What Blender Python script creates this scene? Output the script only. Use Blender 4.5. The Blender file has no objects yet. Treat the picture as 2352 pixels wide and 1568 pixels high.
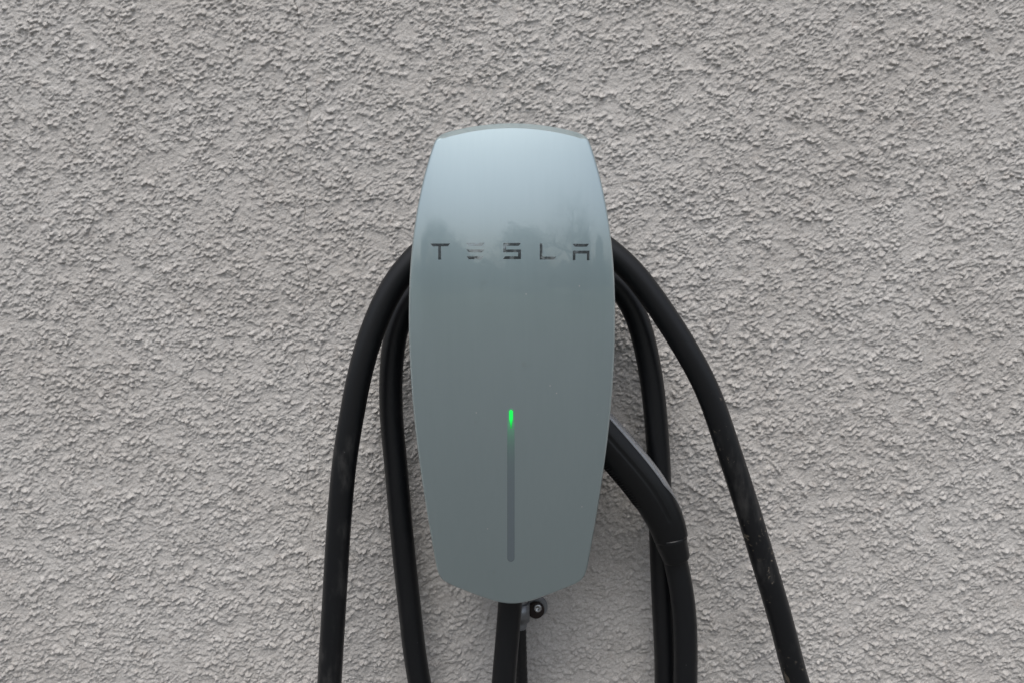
import bpy, math, random
import numpy as np
from mathutils import Vector, Matrix

random.seed(11)
R = math.radians
sc = bpy.context.scene
COL = sc.collection

# ------------------------------------------------------------------ camera
CAM = Vector((0.0, -0.66, 1.30))
PITCH = R(-3.5)
LENS, SENSOR = 24.0, 36.0
cd = bpy.data.cameras.new('camera')
cd.lens, cd.sensor_width = LENS, SENSOR
cd.clip_start, cd.clip_end = 0.01, 400
cd.dof.use_dof = True
cd.dof.focus_distance = 0.56
cd.dof.aperture_fstop = 16.0
cam = bpy.data.objects.new('camera', cd)
COL.objects.link(cam)
cam.location = CAM
cam.rotation_euler = (R(90) + PITCH, 0, 0)
sc.camera = cam

# ------------------------------------------------------------------ sky and sun (overcast)
SUN_EL, SUN_AZ = 67.0, -12.0            # degrees; azimuth measured from straight in front of the wall, minus = from the left
w = bpy.data.worlds.new('World')
sc.world = w
w.use_nodes = True
nt = w.node_tree
nt.nodes.clear()
sky = nt.nodes.new('ShaderNodeTexSky')
sky.sky_type = 'NISHITA'
sky.sun_disc = False
sky.sun_elevation = R(SUN_EL)
sky.sun_rotation = R(180 - SUN_AZ)
sky.dust_density = 4.0
sky.air_density = 1.0
hs = nt.nodes.new('ShaderNodeHueSaturation')
hs.inputs['Saturation'].default_value = 0.45
bg = nt.nodes.new('ShaderNodeBackground')
bg.inputs['Strength'].default_value = 0.15
wo = nt.nodes.new('ShaderNodeOutputWorld')
nt.links.new(sky.outputs[0], hs.inputs['Color'])
nt.links.new(hs.outputs[0], bg.inputs['Color'])
nt.links.new(bg.outputs[0], wo.inputs['Surface'])

sl = bpy.data.lights.new('sun', 'SUN')
sl.energy = 1.5
sl.angle = R(34)
sl.color = (1.0, 0.97, 0.93)
sun = bpy.data.objects.new('sun', sl)
COL.objects.link(sun)
sd = Vector((math.sin(R(SUN_AZ)) * math.cos(R(SUN_EL)), -math.cos(R(SUN_AZ)) * math.cos(R(SUN_EL)), math.sin(R(SUN_EL))))
sun.rotation_euler = sd.to_track_quat('Z', 'Y').to_euler()
sun.location = sd * 8 + Vector((0, 0, 1))

sc.view_settings.view_transform = 'Standard'
sc.view_settings.look = 'None'
sc.view_settings.gamma = 1
sc.view_settings.exposure = 0.0
sc.view_settings.use_curve_mapping = False
sc.render.engine = 'CYCLES'
sc.cycles.use_denoising = True
sc.cycles.denoising_prefilter = 'NONE'
sc.cycles.denoising_input_passes = 'RGB_ALBEDO_NORMAL'
sc.cycles.use_adaptive_sampling = False
sc.cycles.max_bounces = 8

# ------------------------------------------------------------------ helpers
RX = Matrix.Rotation(R(90) + PITCH, 3, 'X')

def at(px, py, Y):
    """point of the plane y = Y seen at (px, py) of the 2352 x 1568 survey sheet"""
    k = SENSOR / LENS / 2352.0
    d = RX @ Vector(((px - 1176) * k, (784 - py) * k, -1))
    t = (Y - CAM.y) / d.y
    return CAM + d * t

def new_mat(name):
    m = bpy.data.materials.new(name)
    m.use_nodes = True
    m.node_tree.nodes.clear()
    n = m.node_tree.nodes
    out = n.new('ShaderNodeOutputMaterial')
    b = n.new('ShaderNodeBsdfPrincipled')
    m.node_tree.links.new(b.outputs[0], out.inputs['Surface'])
    return m, m.node_tree, b, out

def node(nt, kind, **kw):
    n = nt.nodes.new(kind)
    for k, v in kw.items():
        if k in n.inputs:
            n.inputs[k].default_value = v
        else:
            setattr(n, k, v)
    return n

def math_n(nt, op, a, b=None, clamp=False):
    n = nt.nodes.new('ShaderNodeMath')
    n.operation = op
    n.use_clamp = clamp
    for i, v in enumerate((a, b)):
        if v is None:
            continue
        if isinstance(v, (int, float)):
            n.inputs[i].default_value = v
        else:
            nt.links.new(v, n.inputs[i])
    return n.outputs[0]

def smooth(nt, v, lo, hi, a=0.0, b=1.0):
    n = nt.nodes.new('ShaderNodeMapRange')
    n.interpolation_type = 'SMOOTHSTEP'
    nt.links.new(v, n.inputs['Value'])
    for k, x in (('From Min', lo), ('From Max', hi), ('To Min', a), ('To Max', b)):
        n.inputs[k].default_value = x
    return n.outputs[0]

def noise(nt, vec, scale, detail=2.0, rough=0.5, dist=0.0):
    n = node(nt, 'ShaderNodeTexNoise', Scale=scale, Detail=detail, Roughness=rough, Distortion=dist)
    nt.links.new(vec, n.inputs['Vector'])
    return n.outputs['Fac']

def position(nt, scale=(1, 1, 1), rot=(0, 0, 0)):
    g = nt.nodes.new('ShaderNodeNewGeometry')
    mp = nt.nodes.new('ShaderNodeMapping')
    mp.inputs['Scale'].default_value = scale
    mp.inputs['Rotation'].default_value = rot
    nt.links.new(g.outputs['Position'], mp.inputs['Vector'])
    return mp.outputs[0]

def mix_col(nt, fac, a, b):
    n = nt.nodes.new('ShaderNodeMix')
    n.data_type = 'RGBA'
    if isinstance(fac, (int, float)):
        n.inputs[0].default_value = fac
    else:
        nt.links.new(fac, n.inputs[0])
    for i, v in ((6, a), (7, b)):
        if isinstance(v, tuple):
            n.inputs[i].default_value = (*v, 1)
        else:
            nt.links.new(v, n.inputs[i])
    return n.outputs[2]

def bump(nt, h, strength, dist, b):
    n = node(nt, 'ShaderNodeBump', Strength=strength, Distance=dist)
    nt.links.new(h, n.inputs['Height'])
    nt.links.new(n.outputs[0], b.inputs['Normal'])

def obj(name, verts, faces, mat, parent=None, smooth_shade=True, label=None):
    me = bpy.data.meshes.new(name)
    off = parent.matrix_world.translation if parent and parent.type == 'EMPTY' else None
    root = parent
    if parent and parent.type != 'EMPTY':
        off = Vector((0, 0, 0))
        root = parent.parent
        off = root.location if root else off
    elif parent:
        off = parent.location
    vs = [tuple(Vector(v) - off) for v in verts] if off is not None else [tuple(v) for v in verts]
    me.from_pydata(vs, [], faces)
    me.materials.append(mat)
    if smooth_shade:
        me.polygons.foreach_set('use_smooth', [True] * len(me.polygons))
    me.update()
    o = bpy.data.objects.new(name, me)
    COL.objects.link(o)
    if parent:
        o.parent = parent
    if label:
        o['label'] = label
    return o

def thing(name, label, cat, loc, group=None):
    o = bpy.data.objects.new(name, None)
    o.empty_display_size = 0.05
    COL.objects.link(o)
    o.location = loc
    o['label'], o['category'] = label, cat
    if group:
        o['group'] = group
    return o

def catmull(pts, step=0.004):
    P = [Vector(p) for p in pts]
    P = [P[0] * 2 - P[1]] + P + [P[-1] * 2 - P[-2]]
    out = []
    for i in range(1, len(P) - 2):
        p0, p1, p2, p3 = P[i - 1:i + 3]
        # centripetal parametrisation
        t0 = 0.0
        t1 = t0 + max((p1 - p0).length, 1e-6) ** .5
        t2 = t1 + max((p2 - p1).length, 1e-6) ** .5
        t3 = t2 + max((p3 - p2).length, 1e-6) ** .5
        n = max(2, int((p2 - p1).length / step))
        for j in range(n):
            t = t1 + (t2 - t1) * j / n
            a1 = p0 * ((t1 - t) / (t1 - t0)) + p1 * ((t - t0) / (t1 - t0))
            a2 = p1 * ((t2 - t) / (t2 - t1)) + p2 * ((t - t1) / (t2 - t1))
            a3 = p2 * ((t3 - t) / (t3 - t2)) + p3 * ((t - t2) / (t3 - t2))
            b1 = a1 * ((t2 - t) / (t2 - t0)) + a2 * ((t - t0) / (t2 - t0))
            b2 = a2 * ((t3 - t) / (t3 - t1)) + a3 * ((t - t1) / (t3 - t1))
            out.append(b1 * ((t2 - t) / (t2 - t1)) + b2 * ((t - t1) / (t2 - t1)))
    out.append(P[-2].copy())
    # relax and even out
    for _ in range(12):
        q = [out[0]] + [(out[i - 1] + out[i] * 2 + out[i + 1]) / 4 for i in range(1, len(out) - 1)] + [out[-1]]
        out = q
    return out

def tube(path, rad, seg=20, caps=True):
    """rad: number or list"""
    n = len(path)
    V, F = [], []
    t = (path[1] - path[0]).normalized()
    u = t.orthogonal().normalized()
    for i, p in enumerate(path):
        a, b = path[max(i - 1, 0)], path[min(i + 1, n - 1)]
        t = (b - a).normalized()
        u = (u - t * u.dot(t)).normalized()
        v = t.cross(u)
        r = rad[i] if isinstance(rad, (list, tuple)) else rad
        for k in range(seg):
            ang = 2 * math.pi * k / seg
            V.append(p + (u * math.cos(ang) + v * math.sin(ang)) * r)
    for i in range(n - 1):
        for k in range(seg):
            k2 = (k + 1) % seg
            F.append((i * seg + k, i * seg + k2, (i + 1) * seg + k2, (i + 1) * seg + k))
    if caps:
        F.append(tuple(range(seg - 1, -1, -1)))
        F.append(tuple((n - 1) * seg + k for k in range(seg)))
    return V, F

# ------------------------------------------------------------------ materials
CRACK_X = at(702, 600, 0).x

def mat_stucco(method):
    m, nt, b, out = new_mat('stucco')
    v0 = position(nt, (1.0, 1.0, 1.25))
    # warp the coordinates so that the lumps get ragged outlines
    wn = node(nt, 'ShaderNodeTexNoise', Scale=110.0, Detail=2.0, Roughness=0.6)
    nt.links.new(v0, wn.inputs['Vector'])
    wm = nt.nodes.new('ShaderNodeVectorMath')
    wm.operation = 'MULTIPLY_ADD'
    nt.links.new(wn.outputs['Color'], wm.inputs[0])
    wm.inputs[1].default_value = (0.008, 0.008, 0.008)
    nt.links.new(v0, wm.inputs[2])
    v = wm.outputs[0]
    vf = position(nt, (1.0, 1.0, 1.15), (0, R(18), 0))
    big = noise(nt, v0, 7.0, 2.0)
    patch = smooth(nt, noise(nt, vf, 38.0, 3.0, 0.6, 0.4), 0.36, 0.54, 0.34, 1.0)
    vo = node(nt, 'ShaderNodeTexVoronoi', Scale=185.0)
    vo.feature = 'SMOOTH_F1'
    vo.inputs['Smoothness'].default_value = 0.35
    nt.links.new(v, vo.inputs['Vector'])
    lump = smooth(nt, vo.outputs['Distance'], 0.12, 0.58, 1.0, 0.0)
    amp = smooth(nt, noise(nt, v0, 85.0, 2.0, 0.5), 0.42, 0.60, 0.12, 1.0)
    lump = math_n(nt, 'MULTIPLY', lump, amp)
    n2 = noise(nt, v, 300.0, 2.5, 0.6, 0.3)
    h2 = smooth(nt, n2, 0.36, 0.64)
    n3 = noise(nt, vf, 55.0, 2.0, 0.5, 0.6)
    h3 = smooth(nt, n3, 0.42, 0.60)
    h = math_n(nt, 'MULTIPLY', lump, 0.0021)
    h = math_n(nt, 'ADD', h, math_n(nt, 'MULTIPLY', h2, 0.0010))
    h = math_n(nt, 'ADD', h, math_n(nt, 'MULTIPLY', h3, 0.0006))
    h = math_n(nt, 'MULTIPLY', h, patch)
    h = math_n(nt, 'ADD', h, math_n(nt, 'MULTIPLY', big, 0.003))
    h = math_n(nt, 'SUBTRACT', h, 0.0032)
    # thrown plaster sags: lumps lean downwards as they stand out
    cx = nt.nodes.new('ShaderNodeCombineXYZ')
    nt.links.new(math_n(nt, 'MULTIPLY', h, -1.0), cx.inputs['Y'])
    nt.links.new(math_n(nt, 'MULTIPLY', h, -0.65), cx.inputs['Z'])
    d = node(nt, 'ShaderNodeVectorDisplacement', Midlevel=0.0, Scale=1.0, space='OBJECT')
    nt.links.new(cx.outputs[0], d.inputs['Vector'])
    nt.links.new(d.outputs[0], out.inputs['Displacement'])
    tone = noise(nt, v0, 5.0, 4.0, 0.6)
    c = mix_col(nt, smooth(nt, tone, 0.35, 0.65), (0.535, 0.512, 0.486), (0.580, 0.561, 0.538))
    fine = noise(nt, v0, 45.0, 3.0, 0.6)
    c = mix_col(nt, smooth(nt, fine, 0.56, 0.74, 0, 0.4), c, (0.49, 0.445, 0.41))
    grain = noise(nt, v0, 620.0, 1.0)
    c = mix_col(nt, smooth(nt, grain, 0.30, 0.46, 0.42, 0.0), c, (0.30, 0.27, 0.24))
    c = mix_col(nt, smooth(nt, grain, 0.56, 0.72, 0.0, 0.55), c, (0.70, 0.69, 0.675))
    grit = noise(nt, v, 480.0, 2.0, 0.6)
    bump(nt, grit, 0.55, 0.0009, b)
    # one hairline crack wandering down the plaster
    g = nt.nodes.new('ShaderNodeNewGeometry')
    sep = nt.nodes.new('ShaderNodeSeparateXYZ')
    nt.links.new(g.outputs['Position'], sep.inputs[0])
    zz = position(nt, (0.0, 0.0, 1.0))
    wig = math_n(nt, 'ADD', math_n(nt, 'MULTIPLY', math_n(nt, 'SUBTRACT', noise(nt, zz, 9.0, 4.0, 0.65), 0.5), 0.06), CRACK_X)
    dist = math_n(nt, 'ABSOLUTE', math_n(nt, 'SUBTRACT', sep.outputs['X'], wig))
    crack = smooth(nt, dist, 0.00025, 0.0007, 1.0, 0.0)
    gap = smooth(nt, noise(nt, zz, 16.0, 2.0), 0.44, 0.54)
    crack = math_n(nt, 'MULTIPLY', math_n(nt, 'MULTIPLY', crack, gap), 0.55)
    c = mix_col(nt, crack, c, (0.10, 0.085, 0.07))
    nt.links.new(c, b.inputs['Base Color'])
    b.inputs['Roughness'].default_value = 0.9
    b.inputs['Specular IOR Level'].default_value = 0.2
    m.displacement_method = method
    return m

def mat_cover():
    m, nt, b, out = new_mat('silver_lacquer')
    v = position(nt)
    streak = noise(nt, position(nt, (260, 260, 7)), 1.0, 3.0, 0.6)
    c = mix_col(nt, streak, (0.448, 0.570, 0.598), (0.476, 0.598, 0.626))
    vor = node(nt, 'ShaderNodeTexVoronoi', Scale=62.0)
    nt.links.new(v, vor.inputs['Vector'])
    speck = smooth(nt, vor.outputs['Distance'], 0.022, 0.045, 1.0, 0.0)
    keep = smooth(nt, noise(nt, v, 23.0, 1.0), 0.50, 0.55)
    dirt = math_n(nt, 'MULTIPLY', speck, keep)
    c = mix_col(nt, dirt, c, (0.80, 0.82, 0.82))
    stain = smooth(nt, noise(nt, v, 55.0, 2.0), 0.70, 0.80, 0, 0.08)
    c = mix_col(nt, stain, c, (0.22, 0.20, 0.14))
    nt.links.new(c, b.inputs['Base Color'])
    b.inputs['Metallic'].default_value = 0.80
    nt.links.new(math_n(nt, 'ADD', math_n(nt, 'MULTIPLY', streak, 0.03), 0.34), b.inputs['Roughness'])
    b.inputs['Coat Weight'].default_value = 1.0
    b.inputs['Coat IOR'].default_value = 2.1
    nt.links.new(smooth(nt, noise(nt, v, 18.0, 4.0, 0.65), 0.35, 0.75, 0.0, 0.02), b.inputs['Coat Roughness'])
    return m

def simple(name, col, rough, metal=0.0, spec=0.5, coat=0.0, bmp=None):
    m, nt, b, out = new_mat(name)
    v = position(nt)
    f = noise(nt, v, 140.0, 3.0, 0.6)
    c = mix_col(nt, f, tuple(x * 0.85 for x in col), tuple(x * 1.15 for x in col))
    nt.links.new(c, b.inputs['Base Color'])
    nt.links.new(math_n(nt, 'ADD', math_n(nt, 'MULTIPLY', f, 0.12), rough - 0.06, True), b.inputs['Roughness'])
    b.inputs['Metallic'].default_value = metal
    b.inputs['Specular IOR Level'].default_value = spec
    b.inputs['Coat Weight'].default_value = coat
    if bmp:
        bump(nt, noise(nt, v, bmp[0], 2.0), bmp[1], bmp[2], b)
    return m

def mat_cable():
    m, nt, b, out = new_mat('cable_rubber')
    v = position(nt)
    g = nt.nodes.new('ShaderNodeNewGeometry')
    sep = nt.nodes.new('ShaderNodeSeparateXYZ')
    nt.links.new(g.outputs['Position'], sep.inputs[0])
    ax = math_n(nt, 'ABSOLUTE', sep.outputs['X'])
    right = smooth(nt, sep.outputs['X'], 0.168, 0.180)
    left = smooth(nt, sep.outputs['X'], -0.128, -0.142)
    outer = math_n(nt, 'ADD', left, right, True)
    low = smooth(nt, sep.outputs['Z'], 1.30, 1.20)
    # dried mud flecks on the outer loop
    sp = smooth(nt, noise(nt, v, 260.0, 2.0, 0.55, 0.4), 0.64, 0.70)
    mk = smooth(nt, noise(nt, v, 28.0, 2.0), 0.44, 0.60)
    fleck = math_n(nt, 'MULTIPLY', math_n(nt, 'MULTIPLY', sp, mk), math_n(nt, 'MULTIPLY', right, low))
    big = smooth(nt, noise(nt, v, 95.0, 3.0, 0.6, 0.5), 0.67, 0.70)
    big = math_n(nt, 'MULTIPLY', big, math_n(nt, 'MULTIPLY', right, low))
    # dusty scuffs
    dust = smooth(nt, noise(nt, position(nt, (1, 1, .35)), 75.0, 4.0, 0.65), 0.50, 0.80)
    dust = math_n(nt, 'MULTIPLY', dust, math_n(nt, 'ADD', math_n(nt, 'MULTIPLY', outer, 0.24), 0.02))
    c = mix_col(nt, dust, (0.0035, 0.0042, 0.0058), (0.14, 0.135, 0.13))
    c = mix_col(nt, math_n(nt, 'MULTIPLY', fleck, 0.65), c, (0.19, 0.165, 0.135))
    c = mix_col(nt, math_n(nt, 'MULTIPLY', big, 0.6), c, (0.20, 0.17, 0.13))
    tiny = smooth(nt, noise(nt, v, 420.0, 1.0), 0.80, 0.84, 0, 0.2)
    c = mix_col(nt, tiny, c, (0.4, 0.4, 0.4))
    nt.links.new(c, b.inputs['Base Color'])
    rg = math_n(nt, 'ADD', math_n(nt, 'MULTIPLY', dust, 0.5), 0.42, True)
    nt.links.new(math_n(nt, 'ADD', rg, math_n(nt, 'MULTIPLY', fleck, 0.3), True), b.inputs['Roughness'])
    b.inputs['Specular IOR Level'].default_value = 0.50
    return m

M_STUCCO = mat_stucco('DISPLACEMENT')
M_STUCCO_FAR = mat_stucco('BUMP')          # same plaster where the mesh is too coarse to displace
M_COVER = mat_cover()
M_CABLE = mat_cable()
M_BODY = simple('dark_plastic', (0.02, 0.021, 0.023), 0.5)
M_HANDLE = simple('handle_plastic', (0.004, 0.0045, 0.0055), 0.38, spec=0.42, bmp=(900.0, 0.12, 0.0004))
M_GRIP = simple('grip_rubber', (0.006, 0.006, 0.007), 0.55, spec=0.35)
M_BEVEL_LIGHT = simple('bevel_highlight_grey', (0.30, 0.31, 0.33), 0.28, metal=0.5, coat=0.4)  # handle's upper bevel, grey raised to carry its sky highlight
M_LETTER = simple('mirror_inlay', (0.40, 0.46, 0.51), 0.06, metal=0.90, bmp=(110.0, 0.22, 0.0010))
M_ZINC = simple('galvanised_steel', (0.30, 0.315, 0.335), 0.42, metal=0.85, bmp=(200.0, 0.2, 0.0005))
M_WASHER = simple('brown_rubber', (0.020, 0.011, 0.008), 0.6)
M_SCREW = simple('screw_steel', (0.60, 0.61, 0.62), 0.25, metal=0.9)
M_CONDUIT = simple('conduit_black', (0.008, 0.008, 0.009), 0.5, bmp=(160.0, 0.4, 0.001))
def mat_ground():
    m, nt, b, out = new_mat('paving_and_lawn')
    v = position(nt)
    g = nt.nodes.new('ShaderNodeNewGeometry')
    sep = nt.nodes.new('ShaderNodeSeparateXYZ')
    nt.links.new(g.outputs['Position'], sep.inputs[0])
    yy = math_n(nt, 'ADD', sep.outputs['Y'], math_n(nt, 'MULTIPLY', noise(nt, v, 0.35, 3.0), 9.0))
    far = smooth(nt, yy, 0.0, -9.0)
    f = noise(nt, v, 1.3, 5.0, 0.65)
    near = mix_col(nt, f, (0.095, 0.095, 0.092), (0.140, 0.139, 0.135))
    lawn = mix_col(nt, f, (0.060, 0.068, 0.045), (0.095, 0.100, 0.075))
    nt.links.new(mix_col(nt, far, near, lawn), b.inputs['Base Color'])
    b.inputs['Roughness'].default_value = 0.9
    b.inputs['Specular IOR Level'].default_value = 0.2
    return m
M_GROUND = mat_ground()
M_BARK = simple('bark', (0.15, 0.145, 0.135), 0.9)  # paled: distance haze over the trees is put into the colour
M_LEAF = simple('evergreen_leaf', (0.105, 0.118, 0.098), 0.8)  # likewise lightened in place of haze

def mat_lightbar(zled, length):
    m, nt, b, out = new_mat('light_guide')
    g = nt.nodes.new('ShaderNodeNewGeometry')
    sep = nt.nodes.new('ShaderNodeSeparateXYZ')
    nt.links.new(g.outputs['Position'], sep.inputs[0])
    d = math_n(nt, 'DIVIDE', math_n(nt, 'SUBTRACT', zled, sep.outputs['Z']), length)
    e = math_n(nt, 'POWER', 2.718, math_n(nt, 'MULTIPLY', math_n(nt, 'MAXIMUM', d, 0.0), -1.0))
    b.inputs['Base Color'].default_value = (0.19, 0.235, 0.26, 1)
    b.inputs['Metallic'].default_value = 0.3
    b.inputs['Roughness'].default_value = 0.4
    b.inputs['Coat Weight'].default_value = 1.0
    b.inputs['Emission Color'].default_value = (0.01, 0.9, 0.22, 1)
    nt.links.new(math_n(nt, 'MULTIPLY', e, 0.17), b.inputs['Emission Strength'])
    return m

def mat_led(z0, z1):
    m, nt, b, out = new_mat('led_green')
    b.inputs['Base Color'].default_value = (0.02, 0.2, 0.05, 1)
    b.inputs['Roughness'].default_value = 0.3
    b.inputs['Emission Color'].default_value = (0.0, 1.0, 0.09, 1)
    g = nt.nodes.new('ShaderNodeNewGeometry')
    sep = nt.nodes.new('ShaderNodeSeparateXYZ')
    nt.links.new(g.outputs['Position'], sep.inputs[0])
    nt.links.new(smooth(nt, sep.outputs['Z'], z0, z1, 0.32, 1.0), b.inputs['Emission Strength'])
    return m

# ------------------------------------------------------------------ the wall and the ground
def axis(lo, hi, a, b, fine):
    mid = list(np.arange(a, b + fine * .5, fine))
    up, x, s = [], mid[-1], fine
    while x < hi:
        s = min(s * 1.25, 0.10)
        x = min(x + s, hi)
        up.append(x)
    dn, x, s = [], mid[0], fine
    while x > lo:
        s = min(s * 1.25, 0.10)
        x = max(x - s, lo)
        dn.append(x)
    return np.array(dn[::-1] + mid + up)

def build_wall():
    xs = axis(-3.0, 3.0, -0.62, 0.62, 0.00094)
    zs = axis(-0.02, 2.7, 0.87, 1.65, 0.00094)
    nx, nz = len(xs), len(zs)
    co = np.zeros((nz, nx, 3), dtype=np.float32)
    co[:, :, 0] = xs[None, :]
    co[:, :, 2] = zs[:, None]
    idx = np.arange(nx * nz, dtype=np.int32).reshape(nz, nx)
    q = np.stack([idx[:-1, :-1], idx[:-1, 1:], idx[1:, 1:], idx[1:, :-1]], axis=-1).reshape(-1)
    nf = (nx - 1) * (nz - 1)
    me = bpy.data.meshes.new('stucco_wall')
    me.vertices.add(nx * nz)
    me.vertices.foreach_set('co', co.reshape(-1))
    me.loops.add(nf * 4)
    me.loops.foreach_set('vertex_index', q)
    me.polygons.add(nf)
    me.polygons.foreach_set('loop_start', np.arange(0, nf * 4, 4, dtype=np.int32))
    me.polygons.foreach_set('loop_total', np.full(nf, 4, dtype=np.int32))
    me.polygons.foreach_set('use_smooth', np.ones(nf, dtype=bool))
    me.update(calc_edges=True)
    me.materials.append(M_STUCCO)
    me.materials.append(M_STUCCO_FAR)
    far = (np.diff(xs) > 0.0016)[None, :] | (np.diff(zs) > 0.0016)[:, None]
    me.polygons.foreach_set('material_index', far.astype(np.int32).reshape(-1))
    o = bpy.data.objects.new('stucco_wall', me)
    COL.objects.link(o)
    o['kind'] = 'structure'
    o['label'] = 'rough grey sprayed stucco house wall'
    return o

wall = build_wall()
g = obj('ground', [(-60, -70, 0), (60, -70, 0), (60, 0.0, 0), (-60, 0.0, 0)], [(0, 1, 2, 3)], M_GROUND, smooth_shade=False)
g['kind'] = 'structure'

# ------------------------------------------------------------------ the charger's face as a surface
Z0 = at(1176, 560, -0.135).z

def depth(x, z):
    u = z - Z0
    vert = u * u / (2 * 0.55) if u > 0 else u * u / (2 * 1.0)
    q = x / 0.078
    return 0.138 - vert - 0.0045 * q * q - 0.0035 * q ** 8

def on_face(px, py, lift=0.0):
    Y = -0.12
    for _ in range(14):
        p = at(px, py, Y)
        Y = -(depth(p.x, p.z) + lift)
    return at(px, py, Y)

charger = thing('wall_charger', 'silver grey glossy electric car charger mounted on the stucco wall', 'charger', at(1176, 1000, 0.0))

def build_cover():
    ys = np.array([335, 320, 357, 417, 429, 500, 517, 595, 597, 696, 696, 784, 868, 857, 875, 945, 978, 987, 1033, 1096, 1121, 1209, 1244, 1297, 1318.])
    hw = np.array([178, 177, 189, 204, 207.5, 220, 223, 232, 232, 236.5, 236, 236.5, 231.5, 232, 231.5, 225.5, 223, 222, 216, 207.5, 203, 190, 182, 174.5, 169.5])
    cf = np.polyfit((ys - 800) / 500, hw, 5)
    half = lambda y: float(np.polyval(cf, (y - 800) / 500))
    pts = []
    for dx in np.linspace(-167, 167, 90):
        pts.append((dx, 282 + 26 * (dx / 168) ** 2))
    for y in np.linspace(312, 1316, 240):
        pts.append((half(y), y))
    for dx in np.linspace(164, -164, 90):
        pts.append((dx, 1384 - 0.425 * (math.sqrt(dx * dx + 42 * 42) - 42)))
    for y in np.linspace(1316, 312, 240):
        pts.append((-half(y), y))
    P = np.array(pts)
    # even arc-length resampling, then rounding of the corners
    d = np.r_[0, np.cumsum(np.linalg.norm(np.diff(np.vstack([P, P[:1]]), axis=0), axis=1))]
    n = 640
    s = np.linspace(0, d[-1], n, endpoint=False)
    Q = np.vstack([P, P[:1]])
    P = np.c_[np.interp(s, d, Q[:, 0]), np.interp(s, d, Q[:, 1])]
    for it in range(16):
        P = (np.roll(P, 1, 0) + 2 * P + np.roll(P, -1, 0)) / 4
    Pb = P.copy()
    for it in range(10):
        Pb = (np.roll(Pb, 1, 0) + 2 * Pb + np.roll(Pb, -1, 0)) / 4
    wb = np.clip((P[:, 1] - 1200) / 80, 0, 1)[:, None]
    P = P * (1 - wb) + Pb * wb
    # outline on the face surface, then chamfer widths by direction
    W3 = [on_face(1176 + a, b, -0.004) for a, b in P]
    X = np.array([[v.x, v.z] for v in W3])
    T = np.roll(X, -1, 0) - np.roll(X, 1, 0)
    T /= np.linalg.norm(T, axis=1)[:, None]
    N = np.c_[T[:, 1], -T[:, 0]]
    cen = X.mean(0)
    if ((cen - X[0]) @ N[0]) < 0:
        N = -N
    up = np.clip(-N[:, 1], 0, 1)          # 1 where the outline faces up
    up = np.clip((up - 0.45) / 0.4, 0, 1)
    up = up * up * (3 - 2 * up)
    for it in range(6):
        up = (np.roll(up, 1) + 2 * up + np.roll(up, -1)) / 4
    cw = 0.0024 + 0.0031 * up
    dr = 0.0030 + 0.0031 * up
    V, F = [], []
    rings = []
    crease = []

    def ring(x2, y):
        i0 = len(V)
        for k in range(n):
            V.append((x2[k, 0], y[k], x2[k, 1]))
        rings.append(i0)

    Dedge = np.array([depth(a, b) for a, b in X])
    back = 0.024
    for kk, (ins, bk) in enumerate([(0.020, back), (0.0042, back), (0.0030, back - 0.002), (0.0012, 0.012), (0.0003, 0.003)]):
        Xi = X + N * ins
        ring(Xi, -(Dedge - dr - bk))
    for sgm in (0.0, 0.08, 0.18, 0.32, 0.5, 0.68, 0.86, 0.965, 1.0, 1.02):
        Xi = X + N * (cw * sgm)[:, None]
        Di = np.array([depth(a, b) for a, b in Xi])
        s1 = min(sgm, 1.0)
        lin = 1 - s1
        rnd = 1 - math.sqrt(max(0.0, 1 - (1 - s1) ** 2))
        prof = lin * up + rnd * (1 - up)
        if sgm == 1.0:
            crease.append(len(V))
        ring(Xi, -(Di - dr * prof))
    Xi = X + N * (cw * 1.02)[:, None]
    for f in list(np.linspace(0.985, 0.9, 6)) + list(np.linspace(0.86, 0.04, 34)):
        Xr = cen + (Xi - cen) * f
        ring(Xr, -np.array([depth(a, b) for a, b in Xr]))
    for a, b in zip(rings[:-1], rings[1:]):
        for k in range(n):
            k2 = (k + 1) % n
            F.append((a + k, a + k2, b + k2, b + k))
    V.append((cen[0], -depth(*cen), cen[1]))
    for k in range(n):
        F.append((rings[-1] + k, rings[-1] + (k + 1) % n, len(V) - 1))
    yb = V[rings[0]][1]
    V.append((cen[0], -(depth(*cen) - back - 0.01), cen[1]))
    for k in range(n):
        F.append((rings[0] + (k + 1) % n, rings[0] + k, len(V) - 1))
    o = obj('cover', V, F, M_COVER, charger)
    me = o.data
    r1 = crease[0]
    hard = set()
    for k in range(n):
        k2 = (k + 1) % n
        if up[k] > 0.35 and up[k2] > 0.35:
            hard.add((min(r1 + k, r1 + k2), max(r1 + k, r1 + k2)))
    at_ = me.attributes.new('sharp_edge', 'BOOLEAN', 'EDGE')
    at_.data.foreach_set('value', [tuple(sorted(e.vertices)) in hard for e in me.edges])
    return o

cover = build_cover()

def rounded_box(x0, x1, y0, y1, z0, z1, r, seg=5):
    """box with rounded vertical-plane outline (x, z), extruded along y"""
    ol = []
    for cx, cz, a0 in ((x1 - r, z1 - r, 0), (x0 + r, z1 - r, 90), (x0 + r, z0 + r, 180), (x1 - r, z0 + r, 270)):
        for k in range(seg + 1):
            a = R(a0 + 90 * k / seg)
            ol.append((cx + r * math.cos(a), cz + r * math.sin(a)))
    n = len(ol)
    V = [(a, y0, b) for a, b in ol] + [(a, y1, b) for a, b in ol]
    F = [tuple(range(n)), tuple(range(2 * n - 1, n - 1, -1))]
    F += [(k, n + k, n + (k + 1) % n, (k + 1) % n) for k in range(n)]
    return V, F

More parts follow.
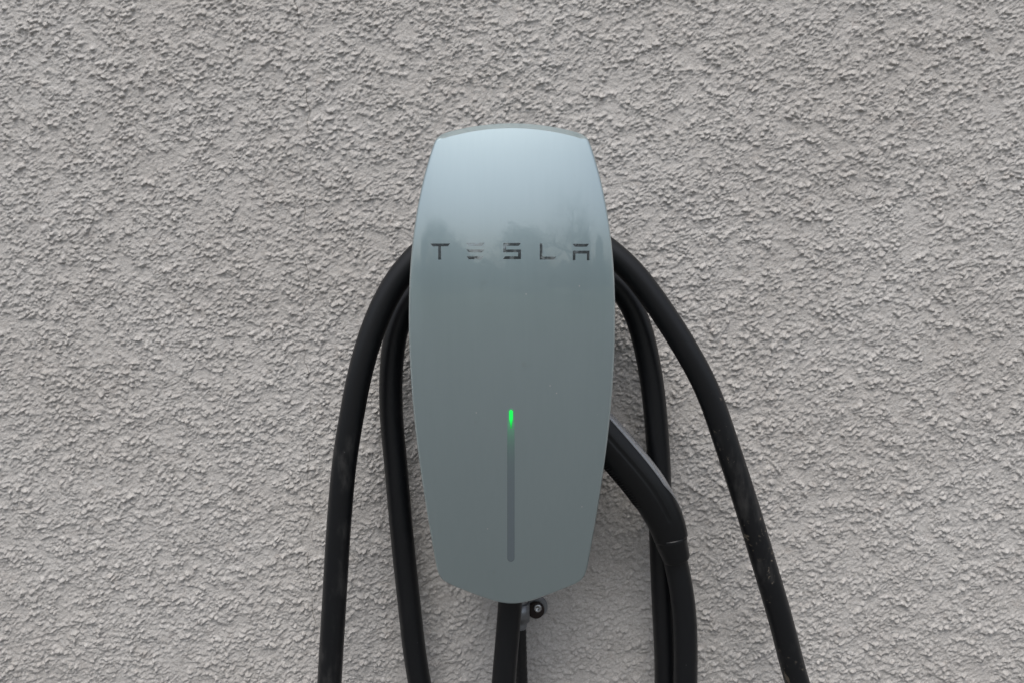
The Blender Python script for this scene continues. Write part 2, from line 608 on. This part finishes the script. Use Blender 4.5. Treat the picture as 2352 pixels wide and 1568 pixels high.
zt, zb = at(1176, 690, -0.06).z, at(1176, 1352, -0.06).z
V, F = rounded_box(-0.048, 0.048, -0.060, 0.001, zb + 0.012, zt, 0.016)
obj('housing', V, F, M_BODY, charger, smooth_shade=False)
zh = at(1340, 945, -0.055).z
V, F = rounded_box(0.046, 0.066, -0.078, -0.032, zh - 0.022, zh + 0.026, 0.008)
obj('holster', V, F, M_BODY, charger, smooth_shade=False)

# --- inlaid letters: each is a set of bars that follow the face
def bars_to_mesh(bars, lift=0.00010, nu=12, nv=4):
    V, F = [], []
    for quad in bars:
        tl, tr, br, bl = quad
        i0 = len(V)
        for lv in (lift, lift, -0.0006):
            for j in range(nv + 1):
                for i in range(nu + 1):
                    a, b = i / nu, j / nv
                    x = (tl[0] * (1 - a) + tr[0] * a) * (1 - b) + (bl[0] * (1 - a) + br[0] * a) * b
                    y = (tl[1] * (1 - a) + tr[1] * a) * (1 - b) + (bl[1] * (1 - a) + br[1] * a) * b
                    p = on_face(x / 1.632653, y / 1.632653)
                    V.append((p.x, p.y - lv, p.z))
        w1 = nu + 1
        off = w1 * (nv + 1)
        for j in range(nv):
            for i in range(nu):
                a = i0 + j * w1 + i
                F.append((a, a + w1, a + w1 + 1, a + 1))
        edge = [i for i in range(nu + 1)] + [j * w1 + nu for j in range(1, nv + 1)] + \
               [nv * w1 + i for i in range(nu - 1, -1, -1)] + [j * w1 for j in range(nv - 1, 0, -1)]
        for a, b in zip(edge, edge[1:] + edge[:1]):
            F.append((i0 + a + off, i0 + b + off, i0 + b + 2 * off, i0 + a + 2 * off))
    return V, F

def bar(x0, x1, y0, y1, sl=0, sr=0):
    """horizontal bar; sl / sr pull the lower left / lower right corner inwards"""
    return ((x0, y0), (x1, y0), (x1 - sr, y1), (x0 + sl, y1))

LETTERS = {
    'T': [bar(1614, 1688, 914, 924.6, 9, 9), bar(1643.5, 1653.8, 924.6, 974)],
    'E': [bar(1749, 1816, 912, 922.6, 10, 9), bar(1748.5, 1816.5, 936.4, 946.7, 10, 9), bar(1750, 1813, 962, 972.6, 8, 8)],
    'S': [bar(1887.7, 1953, 912, 922.6, 0, 8), bar(1887.7, 1898, 922.6, 936.4), bar(1887.7, 1953.4, 936.4, 946.7),
          bar(1943, 1953.4, 946.7, 962), ((1894, 962), (1953.4, 962), (1953.4, 972.3), (1886, 972.3))],
    'L': [bar(2024.2, 2034, 913.5, 963.4), bar(2024.2, 2086, 963.4, 973.7, 0, 8)],
    'A': [bar(2147, 2209, 915.5, 926, 9, 9), bar(2148, 2210.4, 941, 951.7), bar(2148, 2157.8, 951.7, 976), bar(2201, 2210.4, 951.7, 976.6)],
}
for ch, bars in LETTERS.items():
    V, F = bars_to_mesh(bars)
    o = obj('letter', V, F, M_LETTER, cover, label='mirror finish inlaid letter ' + ch)

# --- light bar and its lit end
def strip(px, y0, y1, wtop, wbot, lift, n=40, m=6):
    """vertical round-ended strip following the face (sheet pixels)"""
    V, F = [], []
    rows = []
    for i in range(n + 1):
        t = i / n
        y = y0 + (y1 - y0) * (0.5 - 0.5 * math.cos(math.pi * t))
        wd = (wtop + (wbot - wtop) * min(1, (y - y0) / 90.0)) / 2
        if wbot < 0:                          # teardrop: full at the top, drawn out to a point below
            wd = wtop / 2 * (1 - 0.8 * max(0.0, (y - y0) / (y1 - y0) - 0.45) / 0.55)
        e = min(y - y0, y1 - y)
        k = math.sqrt(max(0.0, 1 - (1 - e / wd) ** 2)) if e < wd else 1.0
        rows.append((y, wd * max(k, 0.04)))
    for lv in (lift, lift, -0.0006):
        for y, h in rows:
            for j in range(m + 1):
                p = on_face(px - h + 2 * h * j / m, y)
                V.append((p.x, p.y - lv, p.z))
    w1, off = m + 1, (n + 1) * (m + 1)
    for i in range(n):
        for j in range(m):
            a = i * w1 + j
            F.append((a, a + w1, a + w1 + 1, a + 1))
    edge = [j for j in range(w1)] + [i * w1 + m for i in range(1, n + 1)] + [n * w1 + j for j in range(m - 1, -1, -1)] + [i * w1 for i in range(n - 1, 0, -1)]
    for a, b in zip(edge, edge[1:] + edge[:1]):
        F.append((a + off, b + off, b + 2 * off, a + 2 * off))
    return V, F

zl = on_face(1173.5, 975).z
V, F = strip(1173.5, 937, 1289, 14.5, 17.0, 0.00012)
lb = obj('light_bar', V, F, mat_lightbar(zl, 0.010), cover, label='dark grey vertical light strip, dim below its lit end')
V, F = strip(1173.8, 940.5, 984, 8.0, -8.0, 0.00025)
obj('indicator_light', V, F, mat_led(on_face(1173.8, 984).z, on_face(1173.8, 958).z), cover, label='glowing green end of the light strip')

# ------------------------------------------------------------------ charging cable and handle
CR = 0.0108
YO, YI = -0.062, -0.030
def pl(lst, Y):
    return [at(a, b, Y) for a, b in lst]

A = pl([(1176, 1300), (1171.7, 1384), (1164, 1480), (1156.6, 1567)], -0.065)
D = pl([(1830, 1564.5), (1795, 1429), (1750.7, 1279.6), (1713, 1154), (1669, 1019.7), (1624.6, 891.7), (1577, 803.6), (1521.6, 716.6), (1452, 622), (1409, 582)], YO)
top_o = pl([(1320, 528), (1176, 506), (1030, 530)], YO)
B = pl([(945, 600), (903, 655), (866, 730), (827, 852), (805, 972), (793, 1041), (778, 1209), (768, 1377), (757, 1565)], YO)
E = pl([(1530, 1565), (1523, 1382.5), (1517.5, 1227), (1515, 1100), (1510, 1008), (1499.4, 889), (1485.5, 808), (1464, 727), (1435.4, 672)], YI)
top_i = pl([(1385, 628), (1290, 603), (1176, 595), (1060, 605), (985, 640)], YI)
Cc = pl([(935, 688), (911, 752), (900, 814), (897, 901), (900, 978), (907, 1041), (921.5, 1209), (939, 1377), (963, 1565)], YI)
Fh = pl([(1574, 1565), (1575, 1479.5), (1570, 1382), (1553, 1291), (1545, 1262)], -0.055)
V3 = Vector
loopAD = [V3((-0.018, -0.080, .76)), V3((0.03, -0.088, .55)), V3((0.19, -0.09, .44)), V3((0.345, -0.085, .55)), V3((0.325, -0.072, .76))]
loopBE = [V3((-0.178, -0.055, .76)), V3((-0.15, -0.045, .52)), V3((-0.02, -0.03, .38)), V3((0.105, -0.025, .52)), V3((0.138, -0.028, .76))]
loopCF = [V3((-0.045, -0.035, .76)), V3((0.01, -0.045, .58)), V3((0.09, -0.055, .50)), V3((0.150, -0.058, .60)), V3((0.158, -0.056, .76))]
path = catmull(A + loopAD + D + top_o + B + loopBE + E + top_i + Cc + loopCF + Fh, 0.006)
cable_thing = thing('charging_cable', 'thick black rubber charging cable looped over the silver charger, dirty on its outer loop', 'cable', (0.0, -0.06, 0.40))
V, F = tube(path, CR, 28)
obj('cable', V, F, M_CABLE, cable_thing)

# handle: swept rounded section
def hz(X, Y):
    return ((2200 + X / 2.09) / 1.632653, (1450 + Y / 2.09) / 1.632653)
HC = [(-90, 135, 326), (-20, 212, 328), (62, 305, 330), (130, 380, 330), (197, 456, 330), (340, 620, 325), (466, 780, 320), (558, 932, 308), (630, 1080, 288), (660, 1184, 268)]
HY = -0.058
cpath, cwid = [], []
raw = [at(*hz(a, b), HY) for a, b, c in HC]
hp = catmull(raw, 0.002)
pxm = (at(1500, 1000, HY) - at(1400, 1000, HY)).length / 100 / 1.632653 / 2.09
def width_at(p):
    # interpolate widths by nearest control points
    ds = [(p - q).length for q in raw]
    i = min(range(len(raw)), key=lambda k: ds[k])
    best = None
    for a in (max(i - 1, 0), i):
        b = a + 1
        if b >= len(raw):
            continue
        e = raw[b] - raw[a]
        t = (p - raw[a]).dot(e) / e.dot(e)
        if -0.05 <= t <= 1.05:
            best = HC[a][2] + (HC[b][2] - HC[a][2]) * min(max(t, 0), 1)
    return (best if best else HC[i][2]) * pxm

hw_ = [width_at(p) / 2 for p in hp]
for _ in range(10):
    hw_ = [hw_[0]] + [(hw_[i - 1] + 2 * hw_[i] + hw_[i + 1]) / 4 for i in range(1, len(hw_) - 1)] + [hw_[-1]]

def sweep(path, half, prof, closed=True):
    """prof(i, n) -> list of (across, out) in units of half width; across = in the wall plane, out = to the camera"""
    V, F = [], []
    n = len(path)
    for i, p in enumerate(path):
        t = (path[min(i + 1, n - 1)] - path[max(i - 1, 0)]).normalized()
        o_ = V3((0, -1, 0))
        a_ = t.cross(o_).normalized()
        if a_.z < 0:
            a_ = -a_
        pr = prof(i, n)
        for ac, ou in pr:
            V.append(p + a_ * ac * half[i] + o_ * ou * half[i])
    m = len(pr)
    for i in range(n - 1):
        for k in range(m if closed else m - 1):
            k2 = (k + 1) % m
            F.append((i * m + k, i * m + k2, (i + 1) * m + k2, (i + 1) * m + k))
    if closed:
        F.append(tuple(range(m - 1, -1, -1)))
        F.append(tuple((n - 1) * m + k for k in range(m)))
    return V, F

def sec(a):
    s, c = math.sin(a), math.cos(a)
    ex = 1.06 if s > 0 else 0.86            # upper half slopes away, grip half is squarer
    return math.copysign(abs(s) ** ex, s), math.copysign(abs(c) ** 0.86, c) * 0.88

def section(i, n):
    t = i / (n - 1)
    out = []
    m = 72
    for k in range(m):
        a = 2 * math.pi * k / m          # 0 = to the camera, 90 = upper edge
        s, c = math.sin(a), math.cos(a)
        ac, ou = sec(a)
        deg = math.degrees(a)
        # seam groove between shell and grip
        for g0 in (9.0, 171.0):
            if t < 0.86:
                dlt = abs(deg - g0)
                if dlt < 4.5:
                    kf = 1 - 0.085 * (1 - dlt / 4.5)
                    ac *= kf; ou *= kf
        # lower grip side stands a little lower
        if 190 < deg < 350:
            ac *= 0.985
        out.append((ac, ou))
    return out
V, F = sweep(hp, hw_, section)
handle = obj('handle', V, F, M_HANDLE, cable_thing, label='black plastic plug handle hung beside the cover')

# handle's upper bevel as a paler strip, its sky highlight put into the colour
nh = len(hp)
i1 = int(nh * 0.90)
def bevel_sec(i, n):
    e = min(1.0, (n - 1 - i) / (n * 0.25) + 0.05)
    pr = []
    for deg in np.linspace(90 - 40 * e, 90 + 40 * e, 9):
        a = R(deg)
        k = 1.022
        pr.append(tuple(q * k for q in sec(a)))
    for deg in (90 + 40 * e, 90 - 40 * e):
        a = R(deg)
        pr.append(tuple(q * 0.96 for q in sec(a)))
    return pr
V, F = sweep(hp[:i1], hw_[:i1], bevel_sec)
obj('bevel_highlight', V, F, M_BEVEL_LIGHT, handle, label='shiny upper bevel of the handle, its sky highlight put into a paler grey')

# ribbed grip pad on the lower edge
j0, j1 = int(nh * 0.18), int(nh * 0.76)
dense, dh = [], []
for i in range(j0, j1):
    for q in range(4):
        t = q / 4
        dense.append(hp[i].lerp(hp[i + 1], t)); dh.append(hw_[i] * (1 - t) + hw_[i + 1] * t)
acc, Lc = 0.0, []
for i in range(len(dense)):
    if i:
        acc += (dense[i] - dense[i - 1]).length
    Lc.append(acc)
def grip_sec(i, n):
    rib = 0.5 + 0.5 * math.cos(2 * math.pi * Lc[i] / 0.0028)
    rib = rib ** 0.7
    e = min(1.0, i / 20, (n - 1 - i) / 20)
    k = 0.975 + (0.012 + 0.060 * rib) * e
    pr = []
    for deg in np.linspace(215, 325, 17):
        a = R(deg)
        f = math.sin(math.pi * (deg - 215) / 110) ** 0.5 if 215 < deg < 325 else 0
        kk = 0.96 + (k - 0.96) * f
        pr.append(tuple(q * kk for q in sec(a)))
    pr.append((-0.8, 0.2)); pr.append((-0.8, -0.2))
    return pr
V, F = sweep(dense, dh, grip_sec)
obj('ribbed_grip', V, F, M_GRIP, handle, label='finely ribbed underside of the plug handle')

# collar between handle and cable
cc = [at(*hz(655, 1168), HY), at(*hz(657, 1186), HY), at(*hz(672, 1240), HY), at(*hz(688, 1290), HY), at(*hz(701, 1335), HY), at(*hz(704, 1348), HY - 0.0), at(*hz(706, 1352), HY)]
cp = catmull(cc, 0.0012)
n = len(cp)
rs = []
for i in range(n):
    t = i / (n - 1)
    r = (262 * (1 - t) + 205 * t) / 2 * pxm
    if t < 0.06:
        r *= 0.965
    if t > 0.95:
        r *= 1 - 0.10 * ((t - 0.95) / 0.05) ** 2
    rs.append(r)
V, F = tube(cp, rs, 36)
obj('collar', V, F, M_HANDLE, cable_thing, label='tapered black collar joining the handle to the cable')

# ------------------------------------------------------------------ conduit, its fitting, strap and screw
ctop = at(1194, 1437, -0.012)
cond = thing('conduit', 'thin black conduit running down the wall behind the thick cable', 'conduit', (ctop.x, -0.012, 0.0))
cpts = [ctop + V3((0, 0, 0.02)), at(1195, 1470, -0.012), at(1196.5, 1520, -0.012), at(1198, 1567, -0.012), V3((0.012, -0.012, 0.7)), V3((0.012, -0.012, 0.35)), V3((0.012, -0.012, 0.0))]
pth = catmull(cpts, 0.0012)
acc = 0
rs = []
for i, p in enumerate(pth):
    if i:
        acc += (p - pth[i - 1]).length
    rs.append(0.0060 + 0.00012 * math.cos(2 * math.pi * acc / 0.0052))
V, F = tube(pth, rs, 16)
obj('tube', V, F, M_CONDUIT, cond)
f0 = at(1195, 1352, -0.012)
f1 = at(1194.5, 1441, -0.012)
fp = [f0.lerp(f1, t) for t in (0, .15, .152, .55, .552, .94, 1.0)]
V, F = tube(fp, [.0066, .0066, .0078, .0078, .0068, .0068, .0060], 24)
obj('fitting', V, F, M_ZINC, cond, smooth_shade=False, label='bare metal fitting at the top of the conduit')

wc = at(1231, 1398.5, -0.004)
strap = thing('conduit_strap', 'small galvanised strap with a brown washer and screw below the cover', 'strap', (wc.x, 0.0, wc.z))
def disc(center, prof, seg=32, tilt=None):
    """prof: list of (radius, y) lathe about -y"""
    V, F = [], []
    for r, y in prof:
        for k in range(seg):
            a = 2 * math.pi * k / seg
            V.append((center.x + r * math.cos(a), y, center.z + r * math.sin(a)))
    m = len(prof)
    for i in range(m - 1):
        for k in range(seg):
            k2 = (k + 1) % seg
            F.append((i * seg + k, i * seg + k2, (i + 1) * seg + k2, (i + 1) * seg + k))
    F.append(tuple((m - 1) * seg + k for k in range(seg)))
    F.append(tuple(range(seg - 1, -1, -1)))
    return V, F

# strap plate: round tab with an arm to the fitting, 1.5 mm steel, arching over the fitting
tc = at(1233.5, 1393, -0.003)
ol = []
for k in range(25):
    a = R(-118 + 236 * k / 24)
    ol.append((tc.x + 0.0104 * math.cos(a), tc.z + 0.0104 * math.sin(a)))
xl = f0.x + 0.0070
ol += [(xl, tc.z + 0.0092), (xl, tc.z - 0.0092)]
m = len(ol)
V = [(a, 0.001, b) for a, b in ol] + [(a, -0.0030, b) for a, b in ol] + [(tc.x + (a - tc.x) * 0.95, -0.0036, tc.z + (b - tc.z) * 0.95) for a, b in ol]
F = [tuple(range(m - 1, -1, -1)), tuple(2 * m + k for k in range(m))]
for lv in (0, m):
    F += [(lv + k, lv + (k + 1) % m, lv + m + (k + 1) % m, lv + m + k) for k in range(m)]
obj('plate', V, F, M_ZINC, strap, smooth_shade=False)
# band over the fitting
Vb, Fb = [], []
nb = 15
for k in range(nb):
    a = math.pi * k / (nb - 1)
    for r in (0.0079, 0.0092):
        for zz in (tc.z + 0.0090, tc.z - 0.0090):
            Vb.append((f0.x + r * math.cos(a), -0.012 - r * math.sin(a), zz))
for k in range(nb - 1):
    a, b = 4 * k, 4 * (k + 1)
    Fb += [(a + 2, a + 3, b + 3, b + 2), (a, b, b + 1, a + 1), (a, a + 2, b + 2, b), (a + 1, b + 1, b + 3, a + 3)]
obj('band', Vb, Fb, M_ZINC, strap)
V, F = disc(wc, [(0.0082, -0.003), (0.0083, -0.0058), (0.0078, -0.0072), (0.0060, -0.0076)])
obj('washer', V, F, M_WASHER, strap, label='dark brown rubber washer')
scc = at(1235, 1396, -0.009)
V, F = disc(scc, [(0.0040, -0.0070), (0.0040, -0.0088), (0.0036, -0.0096), (0.0019, -0.0098), (0.0017, -0.0082)], 28)
screw = obj('screw_head', V, F, M_SCREW, strap, label='bright steel screw head with a square recess')

# ------------------------------------------------------------------ trees across the yard, seen mirrored in the cover
def grow(base, height, seed, leafy):
    """broad bare tree: bowed limbs that fork again and again, optional clumps of small leaves at the tips"""
    rnd = random.Random(seed)
    wood, twig, leaf = ([], []), ([], []), ([], [])
    levels = 5
    def seg(a, b, r0, r1, store, sides):
        V, F = store
        t = (b - a).normalized()
        u = t.orthogonal().normalized(); v = t.cross(u)
        i0 = len(V)
        for p, r in ((a, r0), (b, r1)):
            for k in range(sides):
                an = 2 * math.pi * k / sides
                V.append(p + (u * math.cos(an) + v * math.sin(an)) * r)
        for k in range(sides):
            k2 = (k + 1) % sides
            F.append((i0 + k, i0 + k2, i0 + sides + k2, i0 + sides + k))
    def tip(p):
        V, F = leaf
        for _ in range(leafy):
            c = p + V3((rnd.gauss(0, .16), rnd.gauss(0, .16), rnd.gauss(0, .14)))
            a = V3((rnd.gauss(0, 1), rnd.gauss(0, 1), rnd.gauss(0, 1))).normalized()
            b = a.orthogonal().normalized()
            q = rnd.uniform(.05, .11)
            i0 = len(V)
            V.extend([c - a * q, c + b * q * .6, c + a * q, c - b * q * .6])
            F.append((i0, i0 + 1, i0 + 2, i0 + 3))
    def branch(p, d, L, r, lv):
        n = 4 if lv >= 3 else 3
        store, sides = (wood, 8) if lv == levels else (twig, 5 if lv > 2 else 3)
        side = rnd.uniform(0, 6.28)
        for i in range(n):
            d = (d + V3((rnd.gauss(0, .16), rnd.gauss(0, .16), rnd.gauss(.04, .10)))).normalized()
            q = p + d * L / n
            ra, rb = r * (1 - .5 * i / n), r * (1 - .5 * (i + 1) / n)
            seg(p, q, ra, rb, store, sides)
            p = q
            if lv > 0 and (i > 0 or lv < levels - 1):
                for _ in range(2 if lv in (levels, 1) else 1 + (rnd.random() < .55)):
                    side += 2.4
                    ax = d.orthogonal().normalized()
                    ax.rotate(Matrix.Rotation(side, 3, d))
                    nd = (d * rnd.uniform(.45, .8) + ax * rnd.uniform(.55, .9)).normalized()
                    branch(q, nd, L * rnd.uniform(.55, .78), rb * .62, lv - 1)
        if leafy and lv <= 1:
            tip(p)
    branch(V3(base), V3((rnd.gauss(0, .05), 0, 1)).normalized(), height * .42, height * (.022 if leafy else .034), levels)
    k = height / max(v.z for v in twig[0])
    b0 = V3(base)
    for st in (wood, twig, leaf):
        st[0][:] = [V3((b0.x + (v.x - b0.x) * k, b0.y + (v.y - b0.y) * k, v.z * k)) for v in st[0]]
    return wood, twig, leaf

TREES = [
    (-15.0, -22, 5.6, 1, 2, 'leafy tree mirrored at the left rim of the cover'),
    (-9.8, -24, 6.6, 2, 1, 'round topped leafy tree mirrored above the letter T'),
    (-6.6, -21, 5.0, 3, 1, 'leafy tree mirrored above the letter E'),
    (1.4, -24, 5.6, 4, 1, 'leafy tree mirrored above the letter S'),
    (5.2, -19, 8.8, 5, 0, 'tall bare tree mirrored between the letters S and L'),
    (9.6, -25, 5.4, 6, 1, 'leafy tree mirrored above the letter L'),
    (14.0, -22, 4.8, 7, 2, 'leafy tree mirrored above the letter A'),
]
for x, y, hgt, sd_, leafy, lab in TREES:
    t = thing('leafy_tree' if leafy else 'bare_tree', lab, 'tree', (x, y, 0), 'trees across the yard')
    wood, twig, leaf = grow((x, y, 0), hgt, sd_, leafy)
    obj('trunk', wood[0], wood[1], M_BARK, t, smooth_shade=False)
    cr = obj('crown', twig[0], twig[1], M_BARK, t, smooth_shade=False)
    if leafy:
        o = obj('foliage', leaf[0], leaf[1], M_LEAF, cr, smooth_shade=False)
        o['kind'] = 'stuff'

# low hedge behind the trees
rnd = random.Random(5)
V, F = [], []
for i in range(14000):
    x = rnd.uniform(-34, 34)
    y = -28 + rnd.gauss(0, .7)
    z = rnd.uniform(0, 1) ** .8 * (2.2 + .5 * math.sin(x * .9) + .4 * math.sin(x * 2.3 + 1))
    s = rnd.uniform(.12, .3)
    a = V3((rnd.gauss(0, 1), rnd.gauss(0, 1), rnd.gauss(0, 1))).normalized()
    b = a.orthogonal().normalized()
    i0 = len(V)
    p = V3((x, y, z + .05))
    V += [p - a * s, p + b * s * .6, p + a * s, p - b * s * .6]
    F.append((i0, i0 + 1, i0 + 2, i0 + 3))
h = obj('hedge', V, F, M_LEAF, smooth_shade=False)
h['kind'] = 'stuff'
h['label'] = 'dark evergreen hedge behind the trees mirrored in the cover'
h['category'] = 'hedge'
